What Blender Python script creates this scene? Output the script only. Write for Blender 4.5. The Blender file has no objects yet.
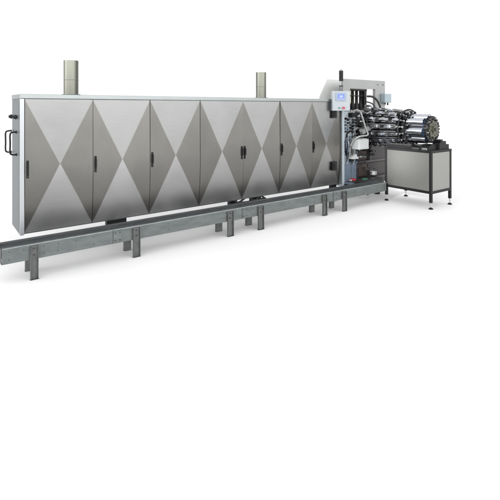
import bpy, bmesh, math, random
from mathutils import Vector, Matrix
random.seed(7)
S = bpy.context.scene
C = S.collection
PI = math.pi

# ------------------------------------------------------------------ materials
def mat(name, color, rough=0.5, metal=0.0, var=0.0, scale=8.0, stretch=(1, 1, 1), aniso=0.0, rot=0.0,
        bump=0.0, rvar=0.0, emit=None, emits=0.0, coat=0.0):
    m = bpy.data.materials.new(name); m.use_nodes = True
    nt = m.node_tree; N = nt.nodes; L = nt.links
    b = N['Principled BSDF']
    b.inputs['Base Color'].default_value = (*color, 1)
    b.inputs['Roughness'].default_value = rough
    b.inputs['Metallic'].default_value = metal
    if coat: b.inputs['Coat Weight'].default_value = coat
    if aniso:
        b.inputs['Anisotropic'].default_value = aniso
        b.inputs['Anisotropic Rotation'].default_value = rot
        t = N.new('ShaderNodeTangent'); t.direction_type = 'UV_MAP'; t.uv_map = 'UVMap'
        L.new(t.outputs[0], b.inputs['Tangent'])
    if emit:
        b.inputs['Emission Color'].default_value = (*emit, 1)
        b.inputs['Emission Strength'].default_value = emits
    if var or rvar or bump:
        tc = N.new('ShaderNodeTexCoord'); mp = N.new('ShaderNodeMapping'); mp.inputs['Scale'].default_value = stretch
        nz = N.new('ShaderNodeTexNoise'); nz.inputs['Scale'].default_value = scale; nz.inputs['Detail'].default_value = 6
        nz.inputs['Roughness'].default_value = 0.6
        L.new(tc.outputs['Object'], mp.inputs[0]); L.new(mp.outputs[0], nz.inputs[0])
        if var:
            r = N.new('ShaderNodeMapRange'); r.inputs[1].default_value = .3; r.inputs[2].default_value = .7
            r.inputs[3].default_value = 1 - var; r.inputs[4].default_value = 1 + var
            L.new(nz.outputs[0], r.inputs[0])
            mx = N.new('ShaderNodeMix'); mx.data_type = 'RGBA'; mx.blend_type = 'MULTIPLY'; mx.inputs[0].default_value = 1
            mx.inputs[6].default_value = (*color, 1)
            L.new(r.outputs[0], mx.inputs[7]); L.new(mx.outputs[2], b.inputs['Base Color'])
        if rvar:
            r = N.new('ShaderNodeMapRange'); r.inputs[1].default_value = .3; r.inputs[2].default_value = .7
            r.inputs[3].default_value = max(0.02, rough - rvar); r.inputs[4].default_value = rough + rvar
            L.new(nz.outputs[0], r.inputs[0]); L.new(r.outputs[0], b.inputs['Roughness'])
        if bump:
            bp = N.new('ShaderNodeBump'); bp.inputs['Strength'].default_value = bump; bp.inputs['Distance'].default_value = .002
            L.new(nz.outputs[0], bp.inputs['Height']); L.new(bp.outputs[0], b.inputs['Normal'])
    return m

def door_material():
    """brushed stainless sheet: cross-ground finish, grain along in top/bottom facets, across in the side facets"""
    m = bpy.data.materials.new('cross_ground_stainless'); m.use_nodes = True
    nt = m.node_tree; N = nt.nodes; L = nt.links; b = N['Principled BSDF']
    def math_(op, a, c=None):
        n = N.new('ShaderNodeMath'); n.operation = op
        for i, v in enumerate((a, c)):
            if v is None: continue
            if isinstance(v, (int, float)): n.inputs[i].default_value = v
            else: L.new(v, n.inputs[i])
        return n.outputs[0]
    uv = N.new('ShaderNodeUVMap'); uv.uv_map = 'UVMap'
    sp = N.new('ShaderNodeSeparateXYZ'); L.new(uv.outputs[0], sp.inputs[0])
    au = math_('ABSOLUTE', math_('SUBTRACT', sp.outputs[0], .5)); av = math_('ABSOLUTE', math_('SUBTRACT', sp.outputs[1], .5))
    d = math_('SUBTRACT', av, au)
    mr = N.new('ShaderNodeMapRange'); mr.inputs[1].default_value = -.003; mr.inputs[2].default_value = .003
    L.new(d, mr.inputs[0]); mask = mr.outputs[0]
    def ramp(a, c):
        r = N.new('ShaderNodeMix'); r.data_type = 'FLOAT'; L.new(mask, r.inputs[0]); r.inputs[2].default_value = a; r.inputs[3].default_value = c
        return r.outputs[0]
    # grain noise, stretched along the grain of each facet
    tc = N.new('ShaderNodeTexCoord')
    oi = N.new('ShaderNodeObjectInfo'); of = N.new('ShaderNodeVectorMath'); of.operation = 'SCALE'; of.inputs[0].default_value = (37, 11, 23)
    L.new(oi.outputs['Random'], of.inputs[3])
    def grain(sc):
        mp = N.new('ShaderNodeMapping'); mp.inputs['Scale'].default_value = sc; L.new(of.outputs[0], mp.inputs['Location'])
        nz = N.new('ShaderNodeTexNoise'); nz.inputs['Scale'].default_value = 1; nz.inputs['Detail'].default_value = 4
        L.new(tc.outputs['Object'], mp.inputs[0]); L.new(mp.outputs[0], nz.inputs[0]); return nz.outputs[0]
    g1 = grain((420, 420, 5)); g2 = grain((5, 5, 420))
    gm = N.new('ShaderNodeMix'); gm.data_type = 'FLOAT'; L.new(mask, gm.inputs[0]); L.new(g1, gm.inputs[2]); L.new(g2, gm.inputs[3])
    big = N.new('ShaderNodeTexNoise'); big.inputs['Scale'].default_value = 2.2; big.inputs['Detail'].default_value = 5; bo = N.new('ShaderNodeVectorMath'); bo.operation = 'ADD'; L.new(tc.outputs['Object'], bo.inputs[0]); L.new(of.outputs[0], bo.inputs[1]); L.new(bo.outputs[0], big.inputs[0])
    vr = N.new('ShaderNodeMapRange'); vr.inputs[1].default_value = .3; vr.inputs[2].default_value = .7; vr.inputs[3].default_value = .94; vr.inputs[4].default_value = 1.06
    L.new(gm.outputs[0], vr.inputs[0])
    vb = N.new('ShaderNodeMapRange'); vb.inputs[1].default_value = .3; vb.inputs[2].default_value = .7; vb.inputs[3].default_value = .96; vb.inputs[4].default_value = 1.04
    L.new(big.outputs[0], vb.inputs[0])
    vv = math_('MULTIPLY', vr.outputs[0], vb.outputs[0])
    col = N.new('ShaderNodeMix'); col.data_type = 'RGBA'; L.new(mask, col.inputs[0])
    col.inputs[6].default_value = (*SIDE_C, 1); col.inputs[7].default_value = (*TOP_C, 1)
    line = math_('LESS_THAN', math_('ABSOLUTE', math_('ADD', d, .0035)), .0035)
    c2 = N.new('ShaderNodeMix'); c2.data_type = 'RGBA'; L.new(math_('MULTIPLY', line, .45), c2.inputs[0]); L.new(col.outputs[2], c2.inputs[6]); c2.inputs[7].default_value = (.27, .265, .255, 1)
    mu = N.new('ShaderNodeMix'); mu.data_type = 'RGBA'; mu.blend_type = 'MULTIPLY'; mu.inputs[0].default_value = 1
    L.new(c2.outputs[2], mu.inputs[6]); L.new(vv, mu.inputs[7]); L.new(mu.outputs[2], b.inputs['Base Color'])
    b.inputs['Metallic'].default_value = 1
    rv = N.new('ShaderNodeMapRange'); rv.inputs[1].default_value = .3; rv.inputs[2].default_value = .7; rv.inputs[3].default_value = .29; rv.inputs[4].default_value = .39
    L.new(big.outputs[0], rv.inputs[0]); L.new(rv.outputs[0], b.inputs['Roughness']); b.inputs['Anisotropic'].default_value = .25
    L.new(ramp(.0, .25), b.inputs['Anisotropic Rotation'])
    t = N.new('ShaderNodeTangent'); t.direction_type = 'UV_MAP'; t.uv_map = 'UVMap'; L.new(t.outputs[0], b.inputs['Tangent'])
    return m
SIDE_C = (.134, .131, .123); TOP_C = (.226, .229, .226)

M = {}
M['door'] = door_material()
M['floor'] = mat('white_studio_floor', (.74, .74, .74), .6)
M['paint'] = mat('pale_grey_paint', (.33, .35, .36), .4, var=.03, scale=3)
M['lid'] = mat('pale_blue_sheet', (.225, .24, .24), .27, metal=.95, var=.04, scale=3)
M['endp'] = mat('grey_end_sheet', (.09, .10, .106), .42, metal=.6, var=.05, scale=2, stretch=(1, 1, .3))
M['post'] = mat('bright_folded_edge', (.34, .355, .37), .3, metal=.6)
M['dark'] = mat('black_plastic', (.007, .007, .008), .5)
M['gap'] = mat('dark_gap', (.02, .02, .02), .8)
M['black'] = mat('black_powder_coat', (.007, .0072, .0075), .45, var=.1, scale=20)
M['galv'] = mat('galvanised_steel', (.092, .103, .102), .5, metal=.45, var=.22, scale=14, stretch=(.4, 1, 1), rvar=.12, bump=.3)
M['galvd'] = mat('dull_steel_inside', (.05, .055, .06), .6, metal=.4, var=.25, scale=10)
M['edge'] = mat('painted_edge_highlight', (.19, .21, .21), .4, metal=.5, var=.2, scale=10)  # highlight along the rail's top front edge, put into the colour
M['bolt'] = mat('bolt_steel', (.05, .05, .05), .4, metal=.7)
M['leg'] = mat('leg_steel', (.075, .079, .077), .55, metal=.4, var=.25, scale=16, bump=.3)
M['stack'] = mat('rolled_stainless', (.125, .127, .108), .22, metal=1, var=.1, scale=5, stretch=(6, 6, .3), rvar=.06)
M['frame'] = mat('machine_grey_paint', (.195, .20, .20), .45, var=.05, scale=4)
M['hood'] = mat('hood_grey_paint', (.42, .43, .42), .9, var=.03, scale=3)
M['blue'] = mat('blue_grey_paint', (.075, .10, .135), .45, var=.15, scale=9)
M['bluel'] = mat('light_blue_grey_paint', (.23, .26, .285), .45, var=.12, scale=8)
M['deepblue'] = mat('blue_enamel', (.018, .05, .11), .35)
M['box'] = mat('pale_blue_box', (.20, .25, .275), .4)
M['white'] = mat('white_enamel', (.30, .31, .31), .4)
M['panelw'] = mat('white_panel_paint', (.25, .275, .295), .35)
M['bezel'] = mat('screen_bezel', (.17, .21, .28), .35)
M['screen'] = mat('lit_blue_screen', (.03, .05, .2), .2, emit=(.18, .27, .75), emits=.75)
M['screenl'] = mat('lit_screen_bar', (.1, .1, .2), .2, emit=(.42, .50, .85), emits=.8)
M['red'] = mat('red_button', (.30, .02, .03), .35)
M['green'] = mat('green_button', (.03, .14, .08), .35)
M['chrome'] = mat('polished_chrome', (.55, .57, .62), .09, metal=1, rvar=.03, scale=4)
M['steel'] = mat('machined_steel', (.45, .46, .47), .28, metal=1, var=.15, scale=12)
M['dsteel'] = mat('dark_oiled_steel', (.085, .083, .085), .33, metal=.8, var=.3, scale=20)
for k_ in ('black', 'dark', 'gap'): M[k_].node_tree.nodes['Principled BSDF'].inputs['Specular IOR Level'].default_value = .18
M['brown'] = mat('dark_brown_paint', (.012, .009, .008), .4, var=.3, scale=6)
M['brownl'] = mat('brown_cover', (.028, .021, .019), .35, var=.2, scale=6)
M['brass'] = mat('dull_brass', (.085, .083, .062), .45, metal=.6, var=.3, scale=25)
M['rubber'] = mat('black_hose', (.007, .007, .0075), .6)
M['hosew'] = mat('grey_conduit', (.22, .225, .22), .4, var=.1)
M['tpanel'] = mat('brushed_table_panel', (.27, .27, .255), .40, metal=1, var=.04, scale=1, stretch=(300, 300, 5))
M['beige'] = mat('cream_cover', (.75, .72, .52), .5)

# ------------------------------------------------------------------ mesh builder
class MB:
    def __init__(s): s.bm = bmesh.new(); s.mats = []; s.uv = s.bm.loops.layers.uv.new('UVMap')
    def _m(s, faces, m, smooth=False):
        if m not in s.mats: s.mats.append(m)
        i = s.mats.index(m)
        for f in faces: f.material_index = i; f.smooth = smooth
    def box(s, x0, x1, y0, y1, z0, z1, m, bev=0.0, mtx=None):
        vs = [s.bm.verts.new((x, y, z)) for z in (z0, z1) for y in (y0, y1) for x in (x0, x1)]
        idx = [(0, 2, 3, 1), (4, 5, 7, 6), (0, 1, 5, 4), (2, 6, 7, 3), (0, 4, 6, 2), (1, 3, 7, 5)]
        fs = [s.bm.faces.new([vs[i] for i in q]) for q in idx]
        s._m(fs, m)
        if bev:
            es = list({e for f in fs for e in f.edges})
            r = bmesh.ops.bevel(s.bm, geom=es, offset=bev, segments=2, affect='EDGES', profile=.6)
            s._m([f for f in r['faces']], m)
            vs = list({v for f in r['faces'] for v in f.verts})
        if mtx is not None:
            bmesh.ops.transform(s.bm, matrix=mtx, verts=list(vs))
        return s
    def prism(s, pts, axis, a0, a1, m):
        """outline pts in the two other axes, extruded along axis"""
        def mk(p, a):
            if axis == 'x': return (a, p[0], p[1])
            if axis == 'y': return (p[0], a, p[1])
            return (p[0], p[1], a)
        A = [s.bm.verts.new(mk(p, a0)) for p in pts]; B = [s.bm.verts.new(mk(p, a1)) for p in pts]
        n = len(pts); fs = [s.bm.faces.new(A), s.bm.faces.new(B[::-1])]
        for i in range(n): fs.append(s.bm.faces.new((A[i], B[i], B[(i+1) % n], A[(i+1) % n])))
        bmesh.ops.recalc_face_normals(s.bm, faces=fs); s._m(fs, m); return s
    def cyl(s, p0, p1, r, m, n=20, r2=None, cap=True):
        p0 = Vector(p0); p1 = Vector(p1); d = p1 - p0; q = d.to_track_quat('Z', 'Y'); r2 = r if r2 is None else r2
        A, B = [], []
        for i in range(n):
            a = 2*PI*i/n; o = Vector((math.cos(a), math.sin(a), 0))
            A.append(s.bm.verts.new(p0 + q @ (o*r))); B.append(s.bm.verts.new(p1 + q @ (o*r2)))
        fs = [s.bm.faces.new((A[i], A[(i+1) % n], B[(i+1) % n], B[i])) for i in range(n)]
        s._m(fs, m, True)
        if cap:
            s._m([s.bm.faces.new(A[::-1]), s.bm.faces.new(B)], m)
        return s
    def tube(s, p0, p1, ro, ri, m, n=32, m2=None):
        """hollow tube"""
        p0 = Vector(p0); p1 = Vector(p1); q = (p1-p0).to_track_quat('Z', 'Y')
        R = []
        for (p, r) in ((p0, ro), (p1, ro), (p1, ri), (p0, ri)):
            R.append([s.bm.verts.new(p + q @ Vector((math.cos(2*PI*i/n)*r, math.sin(2*PI*i/n)*r, 0))) for i in range(n)])
        for k in range(4):
            a, b = R[k], R[(k+1) % 4]
            fs = [s.bm.faces.new((a[i], a[(i+1) % n], b[(i+1) % n], b[i])) for i in range(n)]
            s._m(fs, m2 if (m2 and k == 2) else m, k in (0, 2))
        return s
    def path(s, pts, r, m, n=8, closed=False, sub=6):
        P = [Vector(p) for p in pts]; out = []
        k = len(P)
        if sub > 1:
            rng = range(k) if closed else range(k-1)
            for i in rng:
                a = P[(i-1) % k] if (closed or i > 0) else P[0]; b = P[i]; c = P[(i+1) % k]; d = P[(i+2) % k] if (closed or i+2 < k) else P[-1]
                for j in range(sub):
                    t = j/sub
                    out.append(.5*((2*b)+(-a+c)*t+(2*a-5*b+4*c-d)*t*t+(-a+3*b-3*c+d)*t**3))
            if not closed: out.append(P[-1])
        else: out = P
        rings = []; k = len(out); up = Vector((0, 0, 1)); prev = None
        for i, p in enumerate(out):
            a = out[(i-1) % k] if (closed or i) else out[0]; b = out[(i+1) % k] if (closed or i < k-1) else out[-1]
            t = (b-a).normalized()
            if prev is None:
                x = t.cross(up) if abs(t.z) < .9 else t.cross(Vector((1, 0, 0)))
            else: x = prev - t*prev.dot(t)
            x.normalize(); prev = x; y = t.cross(x)
            rings.append([s.bm.verts.new(p + x*math.cos(2*PI*j/n)*r + y*math.sin(2*PI*j/n)*r) for j in range(n)])
        fs = []
        for i in range(k if closed else k-1):
            A, B = rings[i], rings[(i+1) % k]
            for j in range(n): fs.append(s.bm.faces.new((A[j], A[(j+1) % n], B[(j+1) % n], B[j])))
        s._m(fs, m, True)
        if not closed: s._m([s.bm.faces.new(rings[0][::-1]), s.bm.faces.new(rings[-1])], m)
        return s
    def sph(s, c, r, m, sc=(1, 1, 1)):
        mt = Matrix.Translation(c) @ Matrix.Diagonal((sc[0], sc[1], sc[2], 1))
        g = bmesh.ops.create_uvsphere(s.bm, u_segments=14, v_segments=8, radius=r, matrix=mt)
        s._m({f for v in g['verts'] for f in v.link_faces}, m, True); return s
    def build(s, name, parent=None, loc=(0, 0, 0), planar=None):
        if planar:
            for f in s.bm.faces:
                for l in f.loops: l[s.uv].uv = planar(l.vert.co)
        else:
            for f in s.bm.faces:
                n = f.normal
                for l in f.loops:
                    c = l.vert.co
                    l[s.uv].uv = (c.y, c.z) if abs(n.x) > .7 else ((c.x, c.z) if abs(n.y) > .7 else (c.x, c.y))
        s.bm.normal_update()
        for e in s.bm.edges:
            if len(e.link_faces) == 2 and e.calc_face_angle(0) > math.radians(32): e.smooth = False
        me = bpy.data.meshes.new(name); s.bm.to_mesh(me); s.bm.free()
        for m in s.mats: me.materials.append(m)
        o = bpy.data.objects.new(name, me); o.location = loc; C.objects.link(o)
        if parent is not None: o.parent = parent
        return o
def M_(n): return M[n]

def thing(name, label, cat, loc=(0, 0, 0), group=None):
    o = bpy.data.objects.new(name, None); o.empty_display_size = .2; C.objects.link(o); o.location = loc
    o['label'] = label; o['category'] = cat
    if group: o['group'] = group
    return o
def kids(o): return [c for c in bpy.data.objects if c.parent == o]
def copy_tree(o, parent=None, loc=None):
    c = o.copy(); C.objects.link(c)
    if parent is not None: c.parent = parent
    if loc is not None: c.location = loc
    for ch in kids(o): copy_tree(ch, c)
    return c

# ------------------------------------------------------------------ setting
b = MB(); b.box(-60, 90, -60, 90, -.05, 0, M['floor'])
fl = b.build('floor'); fl['kind'] = 'structure'

# ------------------------------------------------------------------ long cabinet
# (its origin: front left bottom corner of the body; local axes = world axes)
CX0, CX1, CY0, CY1, CZ0, CZ1 = .733, 5.56, 4.85, 5.37, .303, 1.686
cab = thing('machine_cabinet', 'long brushed steel cabinet with seven cross patterned doors behind the low rail', 'cabinet', (CX0, CY0, 0))
O = Vector((CX0, CY0, 0))
def lx(x): return x - CX0
def ly(y): return y - CY0
b = MB(); b.box(lx(CX0)+.002, lx(CX1), .052, ly(CY1), CZ0, CZ1-.002, M['gap']); b.build('body', cab)
b = MB(); b.box(-.002, .0, .0225, ly(CY1), CZ0-.002, CZ1-.002, M['endp'])
b.box(-.0035, -.002, .05, ly(CY1)-.03, CZ0+.03, CZ1-.03, M['endp']); b.build('end_panel', cab)
b = MB(); b.box(-.003, .036, -.004, .022, CZ0-.006, CZ1-.001, M['post'], .003); b.build('corner_post', cab)
b = MB(); b.box(-.006, lx(CX1)+.003, -.012, ly(CY1)+.01, CZ1, CZ1+.046, M['lid'], .004)
b.box(-.004, lx(CX1), -.008, ly(CY1)+.006, CZ1-.001, CZ1+.0, M['galvd'])
b.build('top_panel', cab)
b = MB(); b.box(.04, lx(CX1), .032, .051, CZ0-.004, CZ0+.003, M['galvd']); b.build('bottom_rail', cab)

# doors
seams = [.771, 1.453, 2.128, 2.822, 3.515, 4.200, 4.872, 5.545]
DW = .684; dz0, dz1 = CZ0+.005, CZ1-.004
def bow(t):
    """slight bow of the sheet over its height (t = 0 bottom .. 1 top): the lower edge turns in toward the body, shaped to darken its reflections"""
    st = 60; y = 0.0
    prof = ((0, -5.6), (.12, -4.9), (.26, -3.6), (.40, -1.0), (.5, .8), (.62, 1.0), (.8, .3), (1, .0))
    def tilt(q):
        for (a, u), (c, v) in zip(prof, prof[1:]):
            if q <= c: return u+(v-u)*(q-a)/(c-a)
        return 0
    k = int(round(t*st)); h = dz1-dz0
    for i in range(k): y += math.tan(math.radians(tilt((i+.5)/st)))*h/st
    return y
def door_mesh(w):
    s = MB(); h = dz1-dz0; g = .003; cr = -.013; n = 60; back = .046
    x0, x1 = g, w-g; off = .030
    prof = [off+bow(j/n) for j in range(n+1)]
    V = {}
    for j in range(n+1):
        for i in range(n+1):
            u = abs(2*i/n-1); v = abs(2*j/n-1)
            V[i, j] = s.bm.verts.new((x0+(x1-x0)*i/n, prof[j]-cr*(1-max(u, v)), h*j/n))
    ff = []
    for j in range(n):
        for i in range(n):
            q = [V[i, j], V[i+1, j], V[i+1, j+1], V[i, j+1]]
            if i == j: ff += [s.bm.faces.new((q[0], q[1], q[2])), s.bm.faces.new((q[0], q[2], q[3]))]
            elif i+j == n-1: ff += [s.bm.faces.new((q[0], q[1], q[3])), s.bm.faces.new((q[1], q[2], q[3]))]
            else: ff.append(s.bm.faces.new(q))
    s._m(ff, M['door'], True)
    for k in range(n):
        for A, B in (((k, k), (k+1, k+1)), ((k, n-k), (k+1, n-k-1))):
            e = s.bm.edges.get((V[A], V[B]))
            if e: e.smooth = False
    # folded rim back to the body
    loop = [V[i, 0] for i in range(n)]+[V[n, j] for j in range(n)]+[V[i, n] for i in range(n, 0, -1)]+[V[0, j] for j in range(n, 0, -1)]
    bk = [s.bm.verts.new((v.co.x, back, v.co.z)) for v in loop]
    m = len(loop)
    rim = [s.bm.faces.new((loop[(i+1) % m], loop[i], bk[i], bk[(i+1) % m])) for i in range(m)]+[s.bm.faces.new(bk[::-1])]
    s._m(rim, M['galvd'])
    return s, lambda co: ((co.x-x0)/(x1-x0), co.z/h)
def handle(parent, x, kind='handle'):
    b = MB()
    b.box(x-.011, x+.011, -.019, .0, .565, .745, M['dark'], .004)
    b.box(x-.007, x+.009, -.036, -.019, .62, .715, M['dark'], .004)
    b.cyl((x, -.019, .585), (x, -.023, .585), .006, M['bolt'], 10)
    return b.build('handle', parent)
doors = []
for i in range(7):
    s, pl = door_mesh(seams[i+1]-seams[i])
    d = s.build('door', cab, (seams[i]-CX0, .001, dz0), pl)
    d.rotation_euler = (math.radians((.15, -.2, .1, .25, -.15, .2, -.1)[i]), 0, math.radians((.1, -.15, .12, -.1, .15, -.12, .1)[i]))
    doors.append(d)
for i in (0, 1, 2, 4, 5, 6): handle(doors[i], .027)
handle(doors[3], seams[4]-seams[3]-.026)
# black hinges on the last door
for z0 in (1.417, .546):
    b = MB(); b.box(5.318, 5.425, 4.815, 4.846, z0, z0+.15, M['dark'], .006)
    b.box(5.345, 5.40, 4.806, 4.815, z0+.03, z0+.12, M['black'], .003)
    for zz in (.015, .135): b.cyl((5.37, 4.816, z0+zz), (5.37, 4.811, z0+zz), .007, M['bolt'], 10)
    h = b.build('hinge', doors[6]); h.location = (-(seams[6]), -(CY0+.001), -dz0)

# grab handles + knobs on the end
for y in (5.065-CY0, 5.395-CY0):
    b = MB(); z0, z1 = 1.10, 1.335; px = -.062
    b.path([(-.003, y, z1), (px*.6, y, z1), (px, y, z1-.02), (px, y, (z0+z1)/2), (px, y, z0+.02), (px*.6, y, z0), (-.003, y, z0)], .0085, M['dark'], 8)
    b.cyl((-.004, y, z1), (-.010, y, z1), .016, M['dark'], 12); b.cyl((-.004, y, z0), (-.010, y, z0), .016, M['dark'], 12)
    b.build('grab_handle', cab)
for y in (5.04-CY0, 5.33-CY0):
    b = MB(); b.cyl((-.003, y, 1.495), (-.012, y, 1.495), .017, M['dark'], 14); b.cyl((-.012, y, 1.495), (-.042, y, 1.495), .027, M['dark'], 14, .012)
    b.build('knob', cab)
# stacks
for (x, nm) in ((1.285, 0), (4.035, 1)):
    b = MB(); z0 = CZ1+.046; zt = 2.125
    b.tube((lx(x), .25, z0), (lx(x), .25, zt), .078, .074, M['stack'], 40, M['galvd'])
    b.tube((lx(x), .25, z0), (lx(x), .25, z0+.012), .098, .0785, M['galv'], 32)
    b.box(lx(x)-.0795, lx(x)-.0765, .245, .255, z0+.013, zt-.002, M['galv'])
    b.tube((lx(x), .25, zt-.03), (lx(x), .25, zt-.024), .0795, .0782, M['stack'], 40)
    b.tube((lx(x), .25, z0+.17), (lx(x), .25, z0+.176), .0795, .0782, M['galv'], 40)
    b.build('exhaust_pipe', cab)
# cabinet feet / brackets
def foot(x, w, y=.14):
    b = MB()
    b.box(x, x+w, y, y+.06, .12, CZ0-.005, M['black'])
    b.box(x+w*.25, x+w*.75, y+.005, y+.055, .0, .12, M['black'])
    b.box(x+w*.1, x+w*.9, y-.02, y+.08, .0, .012, M['black'])
    return b.build('support_foot', cab)
foot(lx(1.68), .24, .22); foot(lx(3.40), .13, .16); foot(lx(3.80), .18, .18); foot(lx(5.46), .12, .12)
b = MB()
b.path([(lx(3.42), .10, .30), (lx(3.5), .10, .245), (lx(3.62), .10, .29)], .014, M['rubber'], 8)
b.path([(lx(3.72), .12, .295), (lx(3.80), .12, .235), (lx(3.92), .12, .28), (lx(4.02), .12, .23)], .013, M['rubber'], 8)
b.path([(lx(3.46), .13, .24), (lx(3.7), .13, .225), (lx(4.0), .13, .24)], .012, M['rubber'], 8)
b.build('cable', cab)

# ------------------------------------------------------------------ low rail (conveyor beam)
RX0, RX1, RF, RB = .514, 6.17, 4.39, 4.62
rail = thing('floor_rail', 'long low galvanised double rail on short legs in front of the cabinet', 'rail', (RX0, RF, 0))
def rx(x): return x-RX0
zt, zb = .327, .183
joints = [.514, 1.519, 3.166, 4.853, RX1]
for i in range(4):
    a, c = rx(joints[i])+.0015, rx(joints[i+1])-.0015
    b = MB()
    # C-section front rail: web, top flange, bottom flange
    b.box(a, c, .0, .005, zb, zt, M['galv'])
    b.box(a, c, .005, .055, zt-.005, zt, M['galvd']); b.box(a, c, .005, .05, zb, zb+.005, M['galv'])
    b.box(a, c, -.0035, .0, zt-.009, zt+.002, M['edge'])
    x = a+.06
    while x < c-.03:
        for z in (zb+.035, zt-.04):
            if random.random() < .75: b.cyl((x+random.uniform(-.01, .01), 0, z), (x, -.003, z+random.uniform(-.006, .006)), .0045, M['leg'], 8)
        x += random.choice((.12, .17, .24, .31, .4))
    if i:
        b.box(a, a+.09, -.0065, -.0036, zb+.01, zt-.014, M['galv'])
        for dx in (.02, .07):
            for z in (zb+.03, zt-.035): b.cyl((a+dx, -.006, z), (a+dx, -.011, z), .007, M['bolt'], 8)
    b.build('front_rail', rail)
    b = MB(); w = RB-RF
    b.box(a, c, w-.005, w, zb, zt, M['galv']); b.box(a, c, w-.055, w-.005, zt-.005, zt, M['galvd'])
    b.box(a, c, w-.05, w-.005, zb, zb+.005, M['galv'])
    b.build('rear_rail', rail)
    b = MB()
    b.box(a, c, .057, w-.057, zt-.034, zt-.028, M['galvd'])
    x = a+.1
    while x < c-.05:
        b.box(x, x+.012, .058, w-.058, zt-.027, zt-.019, M['galvd']); x += .18
    b.build('track_bed', rail)
b = MB()   # thin guide strip lying in the channel
b.box(.004, rx(RX1)-.01, .11, .125, zt-.018, zt-.008, M['galvd']); b.build('guide_strip', rail)
b = MB(); b.box(-.004, .0, .006, RB-RF-.006, zb+.002, zt-.008, M['galvd']); b.build('end_plate', rail)
legx = [(.743, .068), (1.728, .078), (2.937, .085), (3.415, .088), (4.617, .085), (5.055, .085)]
for (x, w) in legx:
    for side in (0, 1):
        b = MB(); X = rx(x); top = zt-.018
        if side == 0:
            y0 = -.030; y1 = -.004
            b.box(X, X+w, y1-.006, y1, 0.004, top, M['leg'])              # web against the rail
            b.box(X, X+.006, y0, y1-.0065, .004, top-.004, M['leg']); b.box(X+w-.006, X+w, y0, y1-.0065, .004, top-.004, M['leg'])
            b.box(X-.003, X+w+.003, y0-.004, y1+.003, 0, .0038, M['leg'])
            for z in (.225, .285): b.cyl((X+w/2, y1-.006, z), (X+w/2, y1-.013, z), .009, M['bolt'], 8)
        else:
            y0 = RB-RF+.003; y1 = y0+.04
            b.box(X, X+w, y0, y0+.006, .004, top, M['leg'])
            b.box(X, X+.006, y0+.0065, y1, .004, top-.004, M['leg']); b.box(X+w-.006, X+w, y0+.0065, y1, .004, top-.004, M['leg'])
            b.box(X-.003, X+w+.003, y0-.003, y1+.004, 0, .0038, M['leg'])
        b.build('leg', rail)

# ------------------------------------------------------------------ machine head
head = thing('gantry_machine', 'grey gantry frame machine with valves and hoses between cabinet and steel table', 'machine', (5.56, 4.85, 0))
HO = Vector((5.56, 4.85, 0))
def hb(fn, name, parent=None):
    """build with world coordinates, stored relative to the head"""
    b = MB(); fn(b); bmesh.ops.translate(b.bm, verts=b.bm.verts, vec=-HO)
    return b.build(name, parent or head)
# gantry frame (inverted U)
def f(b):
    b.prism([(5.955, 2.107), (7.127, 2.107), (7.127, 1.30), (6.82, 1.30), (6.82, 1.94), (6.09, 1.94), (6.09, .3), (5.87, .3), (5.87, 1.93)], 'y', 5.10, 5.155, M['frame'])
    b.prism([(6.83, 1.298), (7.12, 1.298), (7.12, .12), (6.83, .12)], 'y', 5.11, 5.15, M['frame'])
    for x in (5.93, 6.05): b.cyl((x, 5.10, 1.75), (x, 5.094, 1.75), .012, M['bolt'], 8)
    for x in (6.9, 7.06):
        for z in (1.5, 2.03): b.cyl((x, 5.10, z), (x, 5.094, z), .012, M['bolt'], 8)
hb(f, 'gantry_frame')
def f(b): b.prism([(5.70, 1.55), (5.70, 1.79), (5.905, 2.115), (6.5, 2.115), (6.5, 1.55)], 'y', 5.48, 5.50, M['hood'])
hb(f, 'hood')
# small junction box on the right column
def f(b):
    b.box(6.98, 7.19, 5.00, 5.094, 1.685, 1.855, M['box'], .006)
    b.box(6.99, 7.18, 4.996, 5.0, 1.70, 1.84, M['box'], .001)
    b.cyl((7.05, 5.04, 1.685), (7.05, 5.04, 1.645), .012, M['dark'], 10); b.cyl((7.13, 5.04, 1.685), (7.13, 5.04, 1.635), .014, M['dark'], 10)
hb(f, 'junction_box')
# corner column next to last door
def f(b):
    b.box(5.566, 5.625, 4.83, 5.0, .26, 1.60, M['bluel'], .004)
    b.box(5.545, 5.563, 4.826, 4.86, .3, 1.60, M['galv'], .002)
hb(f, 'column')
# front valve plate
def f(b):
    b.box(5.628, 6.0, 4.90, 4.93, .28, 1.52, M['bluel'], .004)
    b.box(5.70, 5.86, 4.885, 4.899, .30, .62, M['blue'], .004)
    b.box(5.87, 6.0, 4.885, 4.899, .30, .72, M['blue'], .004)
    b.prism([(5.628, .96), (5.628, .30), (5.69, .30), (5.69, .90)], 'y', 4.884, 4.899, M['bluel'])
    b.box(5.636, 5.99, 4.86, 4.9, .262, .30, M['dsteel'], .004)
hb(f, 'front_plate')
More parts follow.
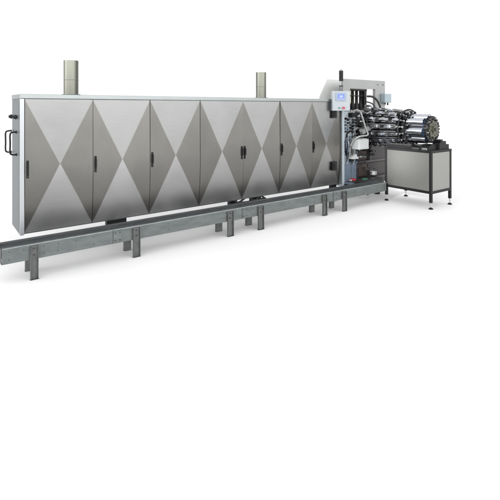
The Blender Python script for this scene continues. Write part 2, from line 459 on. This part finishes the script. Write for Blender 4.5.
# row of pneumatic valves (upper plate)
R = random.Random(3)
for i in range(4):
    for j in range(5):
        def f(b):
            x = 5.72+i*.062; z = 1.40-j*.055-(.02 if i % 2 else 0)
            w = R.uniform(.012, .022); h = R.uniform(.012, .022)
            mm = R.choice((M['dark'], M['dsteel'], M['dark'], M['steel'], M['blue']))
            b.box(x-w, x+w, 4.875-R.uniform(0, .02), 4.899, z-h, z+h, mm, .002)
        hb(f, 'valve')
for i in range(5):
    hb(lambda b: b.box(5.655, 5.685, 4.885, 4.899, 1.41-i*.04, 1.425-i*.04, M['dark'], .001), 'cable_gland')
def f(b):   # blue regulator strip
    b.box(5.648, 5.682, 4.86, 4.899, .85, 1.03, M['deepblue'], .003)
    for z in (.88, .92, .96, 1.0): b.cyl((5.665, 4.86, z), (5.665, 4.852, z), .011, M['dark'], 10)
    b.box(5.715, 5.735, 4.87, 4.899, .78, 1.04, M['steel'], .002)
    b.box(5.752, 5.768, 4.87, 4.899, .70, 1.02, M['dsteel'], .002)
    b.box(5.652, 5.675, 4.87, 4.899, .60, .82, M['blue'], .002)
hb(f, 'regulator_strip')
R = random.Random(5)
for i in range(26):
    def f(b):
        x = R.uniform(5.70, 6.02); z = R.uniform(.62, 1.12); w = R.uniform(.008, .02); h = R.uniform(.01, .04)
        b.box(x-w, x+w, 4.862, 4.884, z-h, z+h, R.choice((M['steel'], M['dark'], M['blue'], M['bluel'], M['deepblue'])), .002)
    hb(f, 'fitting')
R = random.Random(9)
for i in range(9):
    def f(b):
        x = 5.70+i*.034; z0 = R.uniform(1.0, 1.2); z1 = R.uniform(.55, .75); o = R.uniform(-.03, .03)
        b.path([(x, 4.87, z0), (x+o, 4.845, (z0+z1)/2+.08), (x-o, 4.848, (z0+z1)/2-.06), (x, 4.87, z1)], .0055, R.choice((M['rubber'], M['rubber'], M['deepblue'], M['hosew'])), 6)
    hb(f, 'air_hose')
# white box
def f(b):
    b.box(5.845, 6.11, 4.70, 4.86, .872, 1.045, M['white'], .008)
    b.box(5.87, 6.085, 4.695, 4.70, .90, 1.02, M['white'], .002)
    b.box(5.87, 6.08, 4.72, 4.85, 1.045, 1.058, M['hosew'], .003)
hb(f, 'white_box')
# grey conduit looping over the box
def f(b):
    b.path([(5.93, 4.74, 1.52), (5.97, 4.72, 1.40), (6.04, 4.72, 1.25), (6.11, 4.72, 1.135), (6.07, 4.72, 1.105), (5.93, 4.72, 1.10), (5.84, 4.74, 1.075), (5.82, 4.80, 1.02), (5.81, 4.86, .93)], .015, M['hosew'], 10)
    b.path([(5.93, 4.74, 1.52), (5.90, 4.80, 1.55), (5.84, 4.88, 1.50)], .015, M['hosew'], 10)
hb(f, 'conduit')
# light bracket (arrow like clamp)
def f(b):
    b.prism([(5.74, .715), (5.90, .79), (5.93, .735), (5.96, .73), (5.95, .70), (5.80, .705)], 'y', 4.80, 4.86, M['white'])
    b.cyl((5.95, 4.83, .725), (6.16, 4.80, .735), .014, M['steel'], 12); b.cyl((6.02, 4.82, .728), (6.06, 4.815, .73), .022, M['steel'], 12)
    b.box(5.80, 5.87, 4.83, 4.88, .665, .70, M['dark'], .003)
hb(f, 'clamp_bracket')
# dark base cabinet
def f(b):
    b.box(5.99, 6.95, 4.94, 5.09, .20, 1.12, M['brown'], .004)
    b.box(5.99, 6.92, 5.0, 5.09, 1.121, 1.33, M['brown'], .004)
    b.box(6.10, 6.34, 4.92, 4.939, .66, .90, M['brownl'], .006)
    b.box(6.10, 6.34, 4.92, 4.939, .36, .58, M['brownl'], .006)
    b.box(6.36, 6.9, 4.92, 4.939, .36, .58, M['brown'], .006)
    b.box(6.02, 6.93, 4.90, 4.94, .60, .635, M['dsteel'], .003)
    b.box(6.02, 6.93, 4.88, 4.94, .30, .335, M['dsteel'], .003)
    b.box(6.02, 6.07, 4.90, 4.94, .34, 1.10, M['dsteel'], .003)
    b.box(6.40, 6.44, 4.90, 4.94, .64, 1.10, M['dsteel'], .003)
hb(f, 'base_cabinet')
def f(b): b.box(6.40, 6.47, 4.80, 4.90, .372, .44, M['white'], .01); b.box(6.38, 6.49, 4.82, 4.92, .36, .371, M['dark'])
hb(f, 'sensor')
for (x, y, w) in ((6.37, 4.93, .03), (6.57, 4.86, .07), (6.10, 5.2, .06), (6.88, 5.0, .06)):
    def f(b): b.box(x, x+w, y, y+w, .012, .30, M['black']); b.cyl((x+w/2, y+w/2, 0), (x+w/2, y+w/2, .012), w*.7, M['black'], 14)
    hb(f, 'foot')
# red and green fittings low down
def f(b):
    b.cyl((5.84, 4.80, .350), (5.84, 4.86, .350), .022, M['red'], 14); b.box(5.862, 5.90, 4.80, 4.86, .335, .355, M['red'], .004)
    b.box(5.77, 5.817, 4.82, 4.87, .325, .355, M['hosew'], .004)
    b.box(5.64, 6.0, 4.80, 4.895, .20, .318, M['dsteel'], .004)
hb(f, 'red_valve')
def f(b):
    b.box(6.0, 6.08, 4.70, 4.76, .345, .362, M['green'], .003); b.box(5.95, 6.5, 4.70, 4.88, .24, .344, M['dsteel'], .004)
hb(f, 'green_coupling')
hb(lambda b: b.box(5.62, 5.72, 4.70, 4.84, .30, .32, M['blue'], .003), 'blue_plate')
# tool row in the opening
def f(b):
    for i in range(4):
        x = 6.15+i*.115
        b.box(x-.009, x+.009, 5.16, 5.22, 1.60, 1.92, M['black'], .003)
        b.cyl((x, 5.19, 1.76), (x, 5.19, 1.62), .011, M['dark'], 12, .045)
        b.cyl((x, 5.19, 1.62), (x, 5.19, 1.46), .045, M['dark'], 12)
        b.cyl((x, 5.19, 1.46), (x, 5.19, 1.36), .015, M['dsteel'], 10)
    b.box(6.08, 6.58, 5.14, 5.24, 1.80, 1.815, M['black'], .003)
    b.box(6.08, 6.60, 5.12, 5.24, 1.90, 1.935, M['black'], .003)
    b.box(6.06, 6.10, 5.14, 5.24, 1.25, 1.90, M['black'], .003)
    b.box(6.53, 6.60, 5.13, 5.24, 1.30, 1.92, M['black'], .003)
    b.box(6.08, 6.60, 5.13, 5.24, 1.20, 1.40, M['dsteel'], .004)
hb(f, 'spindle_row')
def f(b): b.box(6.25, 6.82, 5.60, 5.65, 1.45, 1.99, M['beige'], .004)
hb(f, 'rear_cover')
def f(b):
    b.path([(6.55, 5.08, 1.80), (6.64, 5.02, 1.79), (6.72, 4.98, 1.72), (6.77, 4.95, 1.60), (6.79, 4.95, 1.46)], .020, M['rubber'], 10)
hb(f, 'black_hose')
def f(b):
    b.path([(6.52, 5.08, 1.70), (6.60, 5.0, 1.66), (6.66, 4.96, 1.56), (6.70, 4.95, 1.44)], .012, M['rubber'], 8)
hb(f, 'black_hose')
def f(b):
    b.path([(6.1, 4.98, 1.62), (6.0, 4.86, 1.60), (5.92, 4.84, 1.50)], .010, M['rubber'], 8)
hb(f, 'black_hose')
# cluster of cylinders and rods in front of opening
def f(b):
    b.cyl((5.95, 4.95, 1.53), (6.45, 4.93, 1.47), .020, M['steel'], 14)
    b.cyl((6.02, 4.90, 1.44), (6.62, 4.86, 1.36), .017, M['chrome'], 14)
    b.cyl((6.20, 4.88, 1.56), (6.42, 4.88, 1.54), .030, M['dsteel'], 14)
    b.cyl((6.30, 4.93, 1.62), (6.48, 4.93, 1.62), .020, M['steel'], 14)
    b.box(5.80, 5.93, 4.80, 4.90, 1.42, 1.50, M['dark'], .008)
    b.box(6.45, 6.55, 4.84, 4.92, 1.42, 1.56, M['dsteel'], .006)
    b.box(6.58, 6.66, 4.86, 4.95, 1.34, 1.50, M['white'], .006)
    b.box(6.02, 6.35, 4.93, 5.05, 1.28, 1.42, M['dsteel'], .006)
    b.box(6.44, 6.6, 4.93, 5.05, 1.22, 1.40, M['dsteel'], .006)
    R = random.Random(11)
    for i in range(22):
        x = R.uniform(6.0, 6.7); z = R.uniform(1.28, 1.62); y = R.uniform(4.84, 4.98); s = R.uniform(.012, .03)
        b.box(x-s, x+s, y-s, y+s, z-s*.7, z+s*.7, R.choice((M['steel'], M['dark'], M['dsteel'], M['frame'], M['dsteel'])), .003)
hb(f, 'actuator')
def f(b):
    b.prism([(6.02, 1.13), (6.02, 1.21), (6.60, 1.44), (6.66, 1.36)], 'y', 4.74, 4.84, M['frame'])
    b.cyl((6.10, 4.735, 1.18), (6.10, 4.728, 1.18), .014, M['bolt'], 10); b.cyl((6.56, 4.735, 1.36), (6.56, 4.728, 1.36), .014, M['bolt'], 10)
hb(f, 'loading_chute')
R = random.Random(31)
for i in range(90):      # small brackets and blocks crowded behind the conduit and under the drum
    def f(b):
        x = R.uniform(5.88, 6.66); z = R.uniform(1.02, 1.58); y = R.uniform(4.78, 4.98); s = R.uniform(.007, .024)
        m = R.choice((M['dsteel'], M['dark'], M['brown'], M['steel'], M['dsteel'], M['frame'], M['black']))
        if i % 3: b.box(x-s*1.3, x+s*1.3, y-s, y+s, z-s, z+s, m, .003)
        else: b.cyl((x-s*2.5, y, z), (x+s*2.5, y-.02, z+R.uniform(-.03, .03)), s*.5, m, 10)
    hb(f, 'bracket')
for i in range(24):
    def f(b):
        x = R.uniform(6.03, 6.55); z = R.uniform(.40, 1.05); y = R.uniform(4.86, 4.92); s = R.uniform(.008, .022)
        b.box(x-s*1.5, x+s*1.5, y-s, y+s, z-s, z+s, R.choice((M['dsteel'], M['dark'], M['brownl'], M['black'], M['steel'])), .003)
    hb(f, 'clip')
for i in range(7):
    x = 5.98+i*.07; z0 = R.uniform(1.25, 1.5)
    def f(b): b.path([(x, 4.90, z0), (x+R.uniform(-.05, .08), 4.78, z0-.12), (x+R.uniform(-.1, .05), 4.80, z0-.35), (x, 4.90, z0-.5)], R.uniform(.006, .011), R.choice((M['rubber'], M['rubber'], M['dark'])), 7)
    hb(f, 'black_hose')
# signal tower / pole
px, py = 5.70, 4.97
def f(b):
    b.box(px-.045, px+.035, py-.04, py+.04, 1.60, 1.66, M['frame'], .004)
    b.cyl((px, py, 1.66), (px, py, 1.96), .030, M['dsteel'], 16)
    b.cyl((px-.02, py, 1.96), (px-.02, py, 2.05), .010, M['hosew'], 12); b.cyl((px+.025, py, 1.90), (px+.025, py, 2.05), .007, M['dsteel'], 12)
    b.cyl((px, py, 1.955), (px, py, 1.97), .036, M['dark'], 16)
    b.cyl((px, py, 2.05), (px, py, 2.13), .036, M['dark'], 18); b.cyl((px, py, 2.133), (px, py, 2.225), .036, M['dark'], 18)
    b.cyl((px, py, 2.225), (px, py, 2.25), .036, M['frame'], 18, .020)
hb(f, 'signal_tower')
# operator panel, turned toward the operator's position
def panel_local():
    root = MB(); w, h, t = .30, .325, .08
    root.box(-w/2, w/2, 0, t, -h/2, h/2, M['panelw'], .006)
    root.box(-w/2+.006, w/2-.006, -.004, -.0005, -h/2+.006, h/2-.006, M['panelw'], .001)
    return root
ang = math.atan2(-5.36*.75, 4.7)
cp = panel_local().build('control_panel', head, Vector((5.41, 4.715, 1.70))-HO); cp.rotation_euler = (0, 0, -math.radians(30))
b = MB(); b.box(-.10, .075, -.018, -.0045, .0, .135, M['bezel'], .004); b.box(-.108, .083, -.008, -.0046, -.012, .143, M['white'], .002); b.build('screen_bezel', cp)
b = MB(); b.box(-.062, .048, -.0205, -.0185, .024, .112, M['screen']); b.box(-.035, .02, -.0215, -.0207, .055, .09, M['screenl']); b.box(-.06, .046, -.0215, -.0207, .026, .038, M['screenl']); b.build('screen', cp)
b = MB(); b.cyl((.035, -.0045, -.115), (.035, -.022, -.115), .017, M['red'], 18); b.cyl((.035, -.022, -.115), (.035, -.03, -.115), .021, M['red'], 18); b.build('stop_button', cp)
b = MB(); b.cyl((-.035, -.0045, -.115), (-.035, -.016, -.115), .014, M['green'], 18); b.build('start_button', cp)
def f(b):
    b.box(5.40, 5.62, 4.90, 4.93, 1.635, 1.665, M['frame'], .004)
    b.cyl((5.42, 4.80, 1.65), (5.42, 4.91, 1.65), .018, M['frame'], 14)
hb(f, 'panel_arm')

# ------------------------------------------------------------------ steel table
TX0, TX1, TY0, TY1, TZ0, TZ1 = 6.25, 6.86, 3.625, 4.475, .238, .915
tb = thing('work_table', 'black framed table with brushed steel side panels and four screw feet under the drum', 'table', (TX0, TY0, 0))
def tbm(fn, name):
    b = MB(); fn(b); bmesh.ops.translate(b.bm, verts=b.bm.verts, vec=(-TX0, -TY0, 0)); return b.build(name, tb)
q = .04
def f(b):
    for x in (TX0, TX1-q):
        for y in (TY0, TY1-q): b.box(x, x+q, y, y+q, .10, TZ1-.0405, M['black'], .002)
    for z in (TZ0, ):
        b.box(TX0+q+.0005, TX1-q-.0005, TY0+.001, TY0+q, z, z+q, M['black']); b.box(TX0+q+.0005, TX1-q-.0005, TY1-q, TY1-.001, z, z+q, M['black'])
        b.box(TX0+.001, TX0+q, TY0+q+.0005, TY1-q-.0005, z, z+q, M['black']); b.box(TX1-q, TX1-.001, TY0+q+.0005, TY1-q-.0005, z, z+q, M['black'])
tbm(f, 'frame')
tbm(lambda b: b.box(TX0-.003, TX1+.003, TY0-.003, TY1+.003, TZ1-.04, TZ1, M['black'], .004), 'tabletop')
def f(b):
    b.box(TX0+.03, TX1-.04, 3.98, TY1-.02, TZ1+.0005, TZ1+.045, M['black'], .004)
    b.box(TX0+.05, TX0+.11, 4.02, 4.44, TZ1+.0455, TZ1+.075, M['dsteel'], .004)
    b.box(TX0+.02, TX0+.06, 3.86, 3.97, TZ1+.0005, TZ1+.03, M['dsteel'], .004)
    for y in (4.06, 4.16, 4.30, 4.40): b.cyl((TX0+.08, y, TZ1+.076), (TX0+.08, y, TZ1+.095), .016, M['dark'], 10)
tbm(f, 'drum_bed')
tbm(lambda b: b.box(TX0+.008, TX0+.014, TY0+q+.001, TY1-q-.001, TZ0+q+.001, TZ1-.041, M['tpanel']), 'side_panel')
tbm(lambda b: b.box(TX0+q+.001, TX1-q-.001, TY0+.008, TY0+.014, TZ0+q+.001, TZ1-.041, M['tpanel']), 'side_panel')
tbm(lambda b: b.box(TX1-.014, TX1-.008, TY0+q+.001, TY1-q-.001, TZ0+q+.001, TZ1-.041, M['tpanel']), 'side_panel')
tbm(lambda b: b.box(TX0+q+.001, TX1-q-.001, TY1-.014, TY1-.008, TZ0+q+.001, TZ1-.041, M['tpanel']), 'side_panel')
for x in (TX0+q/2, TX1-q/2):
    for y in (TY0+q/2, TY1-q/2):
        def f(b):
            b.cyl((x, y, .02), (x, y, .10), .009, M['steel'], 12); b.cyl((x, y, .062), (x, y, .072), .016, M['steel'], 6)
            b.cyl((x, y, .010), (x, y, .028), .034, M['black'], 18, .014); b.cyl((x, y, 0), (x, y, .010), .034, M['black'], 18)
        tbm(f, 'levelling_foot')
# black clamping blocks on the end of the table top
blk = thing('clamping_block', 'black stepped clamping block bolted on the front end of the table top', 'block', (6.55, 3.66, TZ1))
b = MB(); b.prism([(.0, 0), (.0, .10), (.06, .13), (.20, .13), (.20, .075), (.29, .075), (.29, .0)], 'y', .0, .12, M['black'])
b.box(.02, .10, .0, .08, .131, .16, M['dark'], .004); b.build('body', blk)
b = MB()
for x in (.23, .265): b.cyl((x, .06, .0755), (x, .06, .095), .010, M['dsteel'], 8)
b.build('bolt', blk)
blk2 = thing('bearing_support', 'low black bearing support under the near end of the drum', 'support', (6.28, 3.70, TZ1))
b = MB(); b.prism([(.02, 0), (.02, .05), (.12, .085), (.24, .085), (.255, .05), (.255, 0)], 'y', 0, .16, M['black'])
b.build('body', blk2)
b = MB(); b.box(.0, .02, .02, .11, .0005, .03, M['steel'], .003); b.build('side_plate', blk2)

# ------------------------------------------------------------------ rotary carrier drum
DX, DZ = 6.5, 1.238
dr = thing('rotary_drum', 'horizontal rotary drum of chrome rollers and dark carrier bars above the steel table', 'machine drum', (DX, 3.7, DZ))
DO = Vector((DX, 3.7, DZ))
def db(fn, name, parent=None):
    b = MB(); fn(b); return b.build(name, parent or dr)
def pol(r, a, y): return (r*math.cos(a), y, r*math.sin(a))
# local y: 0 = near end
db(lambda b: b.cyl((0, .12, 0), (0, 1.35, 0), .135, M['dsteel'], 32), 'core_shaft')
for k in range(7):
    a = math.radians(192.7+360/7*k)
    def f(b):
        b.cyl(pol(.176, a, .10), pol(.176, a, .395), .070, M['chrome'], 32)
        b.cyl(pol(.176, a, .395), pol(.176, a, .405), .070, M['chrome'], 32, .05)
        b.cyl(pol(.178, a, .405), pol(.178, a, .42), .030, M['dsteel'], 16)
    db(f, 'chrome_roller')
def f(b):
    for k in range(7):
        a = math.radians(192.7+25.7+360/7*k); c = Vector(pol(.150, a, .24))
        b.box(-.02, .02, -.13, .13, -.012, .012, M['brown'], .002, Matrix.Translation(c) @ Matrix.Rotation(-a, 4, 'Y'))
db(f, 'separator_bar')
# near end disc with teeth
def f(b):
    b.tube((0, .05, 0), (0, .088, 0), .195, .12, M['dsteel'], 48)
    for k in range(24):
        a = 2*PI*k/24; c = Vector(pol(.203, a, .068))
        b.box(-.014, .014, -.02, .02, -.014, .014, M['black'], .003, Matrix.Translation(c) @ Matrix.Rotation(-a, 4, 'Y'))
        if k % 2 == 0: b.cyl(pol(.165, a, .05), pol(.165, a, .03), .014, M['black'], 12)
        if k % 4 == 1: b.cyl(pol(.175, a, .05), pol(.175, a, .02), .010, M['steel'], 10)
db(f, 'end_disc')
def f(b):
    pts = []
    for k in range(32):
        r = .142 if k % 4 in (0, 1) else .118
        a = 2*PI*k/32; pts.append((r*math.cos(a), r*math.sin(a)))
    b.prism(pts, 'y', .025, .049, M['brass'])
    b.cyl((0, .03, 0), (0, .005, 0), .06, M['brass'], 24); b.cyl((0, .005, 0), (0, -.02, 0), .028, M['dsteel'], 18)
    for k in range(8): b.cyl(pol(.09, k*PI/4+.2, .03), pol(.09, k*PI/4+.2, .018), .010, M['bolt'], 8)
db(f, 'hub')
db(lambda b: b.tube((0, .0885, 0), (0, .098, 0), .205, .12, M['deepblue'], 48), 'seal_ring')
# roller flange
def f(b):
    b.tube((0, .42, 0), (0, .45, 0), .245, .10, M['dsteel'], 48)
    for k in range(16):
        a = 2*PI*k/16+.1
        b.cyl(pol(.225, a, .40), pol(.225, a, .37), .020, M['dsteel'], 14); b.box(-.012, .012, -.03, .03, -.012, .012, M['steel'], .003, Matrix.Translation(Vector(pol(.27, a+.18, .44))) @ Matrix.Rotation(-a, 4, 'Y')); b.cyl(pol(.225, a, .37), pol(.225, a, .36), .012, M['steel'], 10)
        b.box(-.022, .022, -.022, .022, -.016, .016, M['dark'], .004, Matrix.Translation(Vector(pol(.272, a, .42))) @ Matrix.Rotation(-a, 4, 'Y'))
db(f, 'roller_flange')
# hoop
def f(b):
    pts = [pol(.318, 2*PI*k/48, .475) for k in range(48)]
    b.path(pts, .012, M['black'], 8, closed=True, sub=1)
    for k in range(6): b.cyl(pol(.13, k*PI/3+.2, .475), pol(.318, k*PI/3+.2, .475), .009, M['black'], 8)
db(f, 'hoop')
# carrier bars
R2 = random.Random(21)
def bar(b, a, R):
    ca = Matrix.Rotation(-a, 4, 'Y') @ Matrix.Translation((0, .52, 0)) @ Matrix.Translation((.285, 0, 0)) @ Matrix.Rotation(math.radians(-3.5), 4, 'Z') @ Matrix.Translation((-.285, 0, 0)) @ Matrix.Translation((0, -.52, 0))
    def loc(r, t, y): return ca @ Vector((r, y, t))
    b.box(.235, .262, .52, 1.32, -.020, .020, M['dsteel'], .003, ca)
    b.cyl(loc(.285, .0, .52), loc(.285, .0, 1.30), .0165, M['chrome'], 14)
    for j, y in enumerate((.55, .66, .79, .91, 1.03, 1.15, 1.26)):
        mm = (M['steel'], M['dsteel'], M['chrome'], M['dark'])[(j+int(a*7)) % 4]
        b.box(.262, .314, y-.030, y+.030, -.025, .025, mm, .004, ca)
    for t in (-.034, .034):
        b.cyl(loc(.262, t, .56), loc(.262, t, 1.28), .008, M['steel'], 8)
    for y in (.60, .72, .86, .98, 1.10): b.box(.25, .298, y-.012, y+.016, .026, .046, R2.choice((M['steel'], M['dark'], M['white'], M['dsteel'])), .003, ca)
    b.cyl(loc(.300, .022, .60), loc(.300, .022, 1.0), .007, M['steel'], 8)
    b.cyl(loc(.285, 0, .52), loc(.285, 0, .495), .024, M['steel'], 14); b.cyl(loc(.285, 0, .495), loc(.285, 0, .47), .013, M['white'], 12)
for k in range(15):
    a = 2*PI*k/15+.10
    db(lambda b: bar(b, a, None), 'carrier_bar')
db(lambda b: b.tube((0, .53, 0), (0, .56, 0), .235, .13, M['black'], 40), 'ring')
db(lambda b: b.tube((0, .98, 0), (0, 1.0, 0), .234, .13, M['black'], 40), 'ring')
db(lambda b: b.tube((0, 1.28, 0), (0, 1.33, 0), .31, .13, M['dsteel'], 40), 'ring')

# ------------------------------------------------------------------ camera
cam = bpy.data.cameras.new('camera'); co = bpy.data.objects.new('camera', cam); C.objects.link(co)
co.location = (0, 0, 1.6)
yaw = -math.atan2(.6, .8)
co.rotation_euler = (PI/2, 0, yaw)
cam.sensor_fit = 'HORIZONTAL'; cam.sensor_width = 36; cam.lens = 36*427/500
cam.shift_x = 0; cam.shift_y = (107-250)/500
cam.clip_end = 400; cam.clip_start = .05
S.camera = co

# soft spot without a real source, added to brighten the table front
ld_ = bpy.data.lights.new('table_fill_spot', 'SPOT'); ld_.energy = 7500; ld_.spot_size = math.radians(12); ld_.spot_blend = 1; ld_.shadow_soft_size = .35
lo = bpy.data.objects.new('table_fill_spot', ld_); C.objects.link(lo); lo.location = (1.6, 3.0, 1.9)
lo.rotation_euler = (Vector((6.25, 4.27, .74))-Vector(lo.location)).to_track_quat('-Z', 'Y').to_euler()

# ------------------------------------------------------------------ light: studio surround (world) with an added bright band for the door reflections
w = bpy.data.worlds.new('World'); S.world = w; w.use_nodes = True
nt = w.node_tree; N = nt.nodes; L = nt.links; bg = N['Background']
tc = N.new('ShaderNodeTexCoord')
dot = N.new('ShaderNodeVectorMath'); dot.operation = 'DOT_PRODUCT'; dot.inputs[1].default_value = (.45, .893, 0); L.new(tc.outputs['Generated'], dot.inputs[0])
mr = N.new('ShaderNodeMapRange'); mr.interpolation_type = 'SMOOTHSTEP'; mr.inputs[1].default_value = -.25; mr.inputs[2].default_value = .25
L.new(dot.outputs['Value'], mr.inputs[0])
sep = N.new('ShaderNodeSeparateXYZ'); L.new(tc.outputs['Generated'], sep.inputs[0])
rp = N.new('ShaderNodeValToRGB'); L.new(sep.outputs[2], rp.inputs[0])
cr = rp.color_ramp
K = 7.0
pts = [(0, .6), (.03, 2.0), (.07, 6.4), (.30, 6.2), (.50, 1.8), (.8, 1.3), (1, 1.3)]
cr.elements[0].position = 0; cr.elements[0].color = (pts[0][1]/K,)*3+(1,)
cr.elements[1].position = 1; cr.elements[1].color = (pts[-1][1]/K,)*3+(1,)
for p, v in pts[1:-1]:
    e = cr.elements.new(p); e.color = (v/K, v/K, v/K, 1)
sc = N.new('ShaderNodeVectorMath'); sc.operation = 'SCALE'; sc.inputs[3].default_value = K; L.new(rp.outputs[0], sc.inputs[0])
# added light band behind the camera, dimmed rightward to darken lid and table side
dim = N.new('ShaderNodeMapRange'); dim.interpolation_type = 'SMOOTHSTEP'; dim.inputs[1].default_value = .35; dim.inputs[2].default_value = .95
dim.inputs[3].default_value = K; dim.inputs[4].default_value = K*.42; L.new(sep.outputs[0], dim.inputs[0]); L.new(dim.outputs[0], sc.inputs[3])
mx = N.new('ShaderNodeMix'); mx.data_type = 'RGBA'; L.new(mr.outputs[0], mx.inputs[0]); L.new(sc.outputs[0], mx.inputs[6]); mx.inputs[7].default_value = (1.06, 1.06, 1.06, 1)
ld = N.new('ShaderNodeVectorMath'); ld.operation = 'DOT_PRODUCT'; ld.inputs[1].default_value = Vector((-.87, .47, .17)).normalized(); L.new(tc.outputs['Generated'], ld.inputs[0])  # extra glow from the left, added to brighten the table front
lm = N.new('ShaderNodeMapRange'); lm.interpolation_type = 'SMOOTHSTEP'; lm.inputs[1].default_value = .84; lm.inputs[2].default_value = .97; lm.inputs[3].default_value = 0; lm.inputs[4].default_value = 2
L.new(ld.outputs['Value'], lm.inputs[0])
ad = N.new('ShaderNodeVectorMath'); ad.operation = 'ADD'; L.new(mx.outputs[2], ad.inputs[0]); L.new(lm.outputs[0], ad.inputs[1])
L.new(ad.outputs[0], bg.inputs[0]); bg.inputs[1].default_value = 1

S.view_settings.view_transform = 'Standard'; S.view_settings.look = 'None'; S.view_settings.exposure = 0; S.view_settings.gamma = 1
S.render.engine = 'CYCLES'
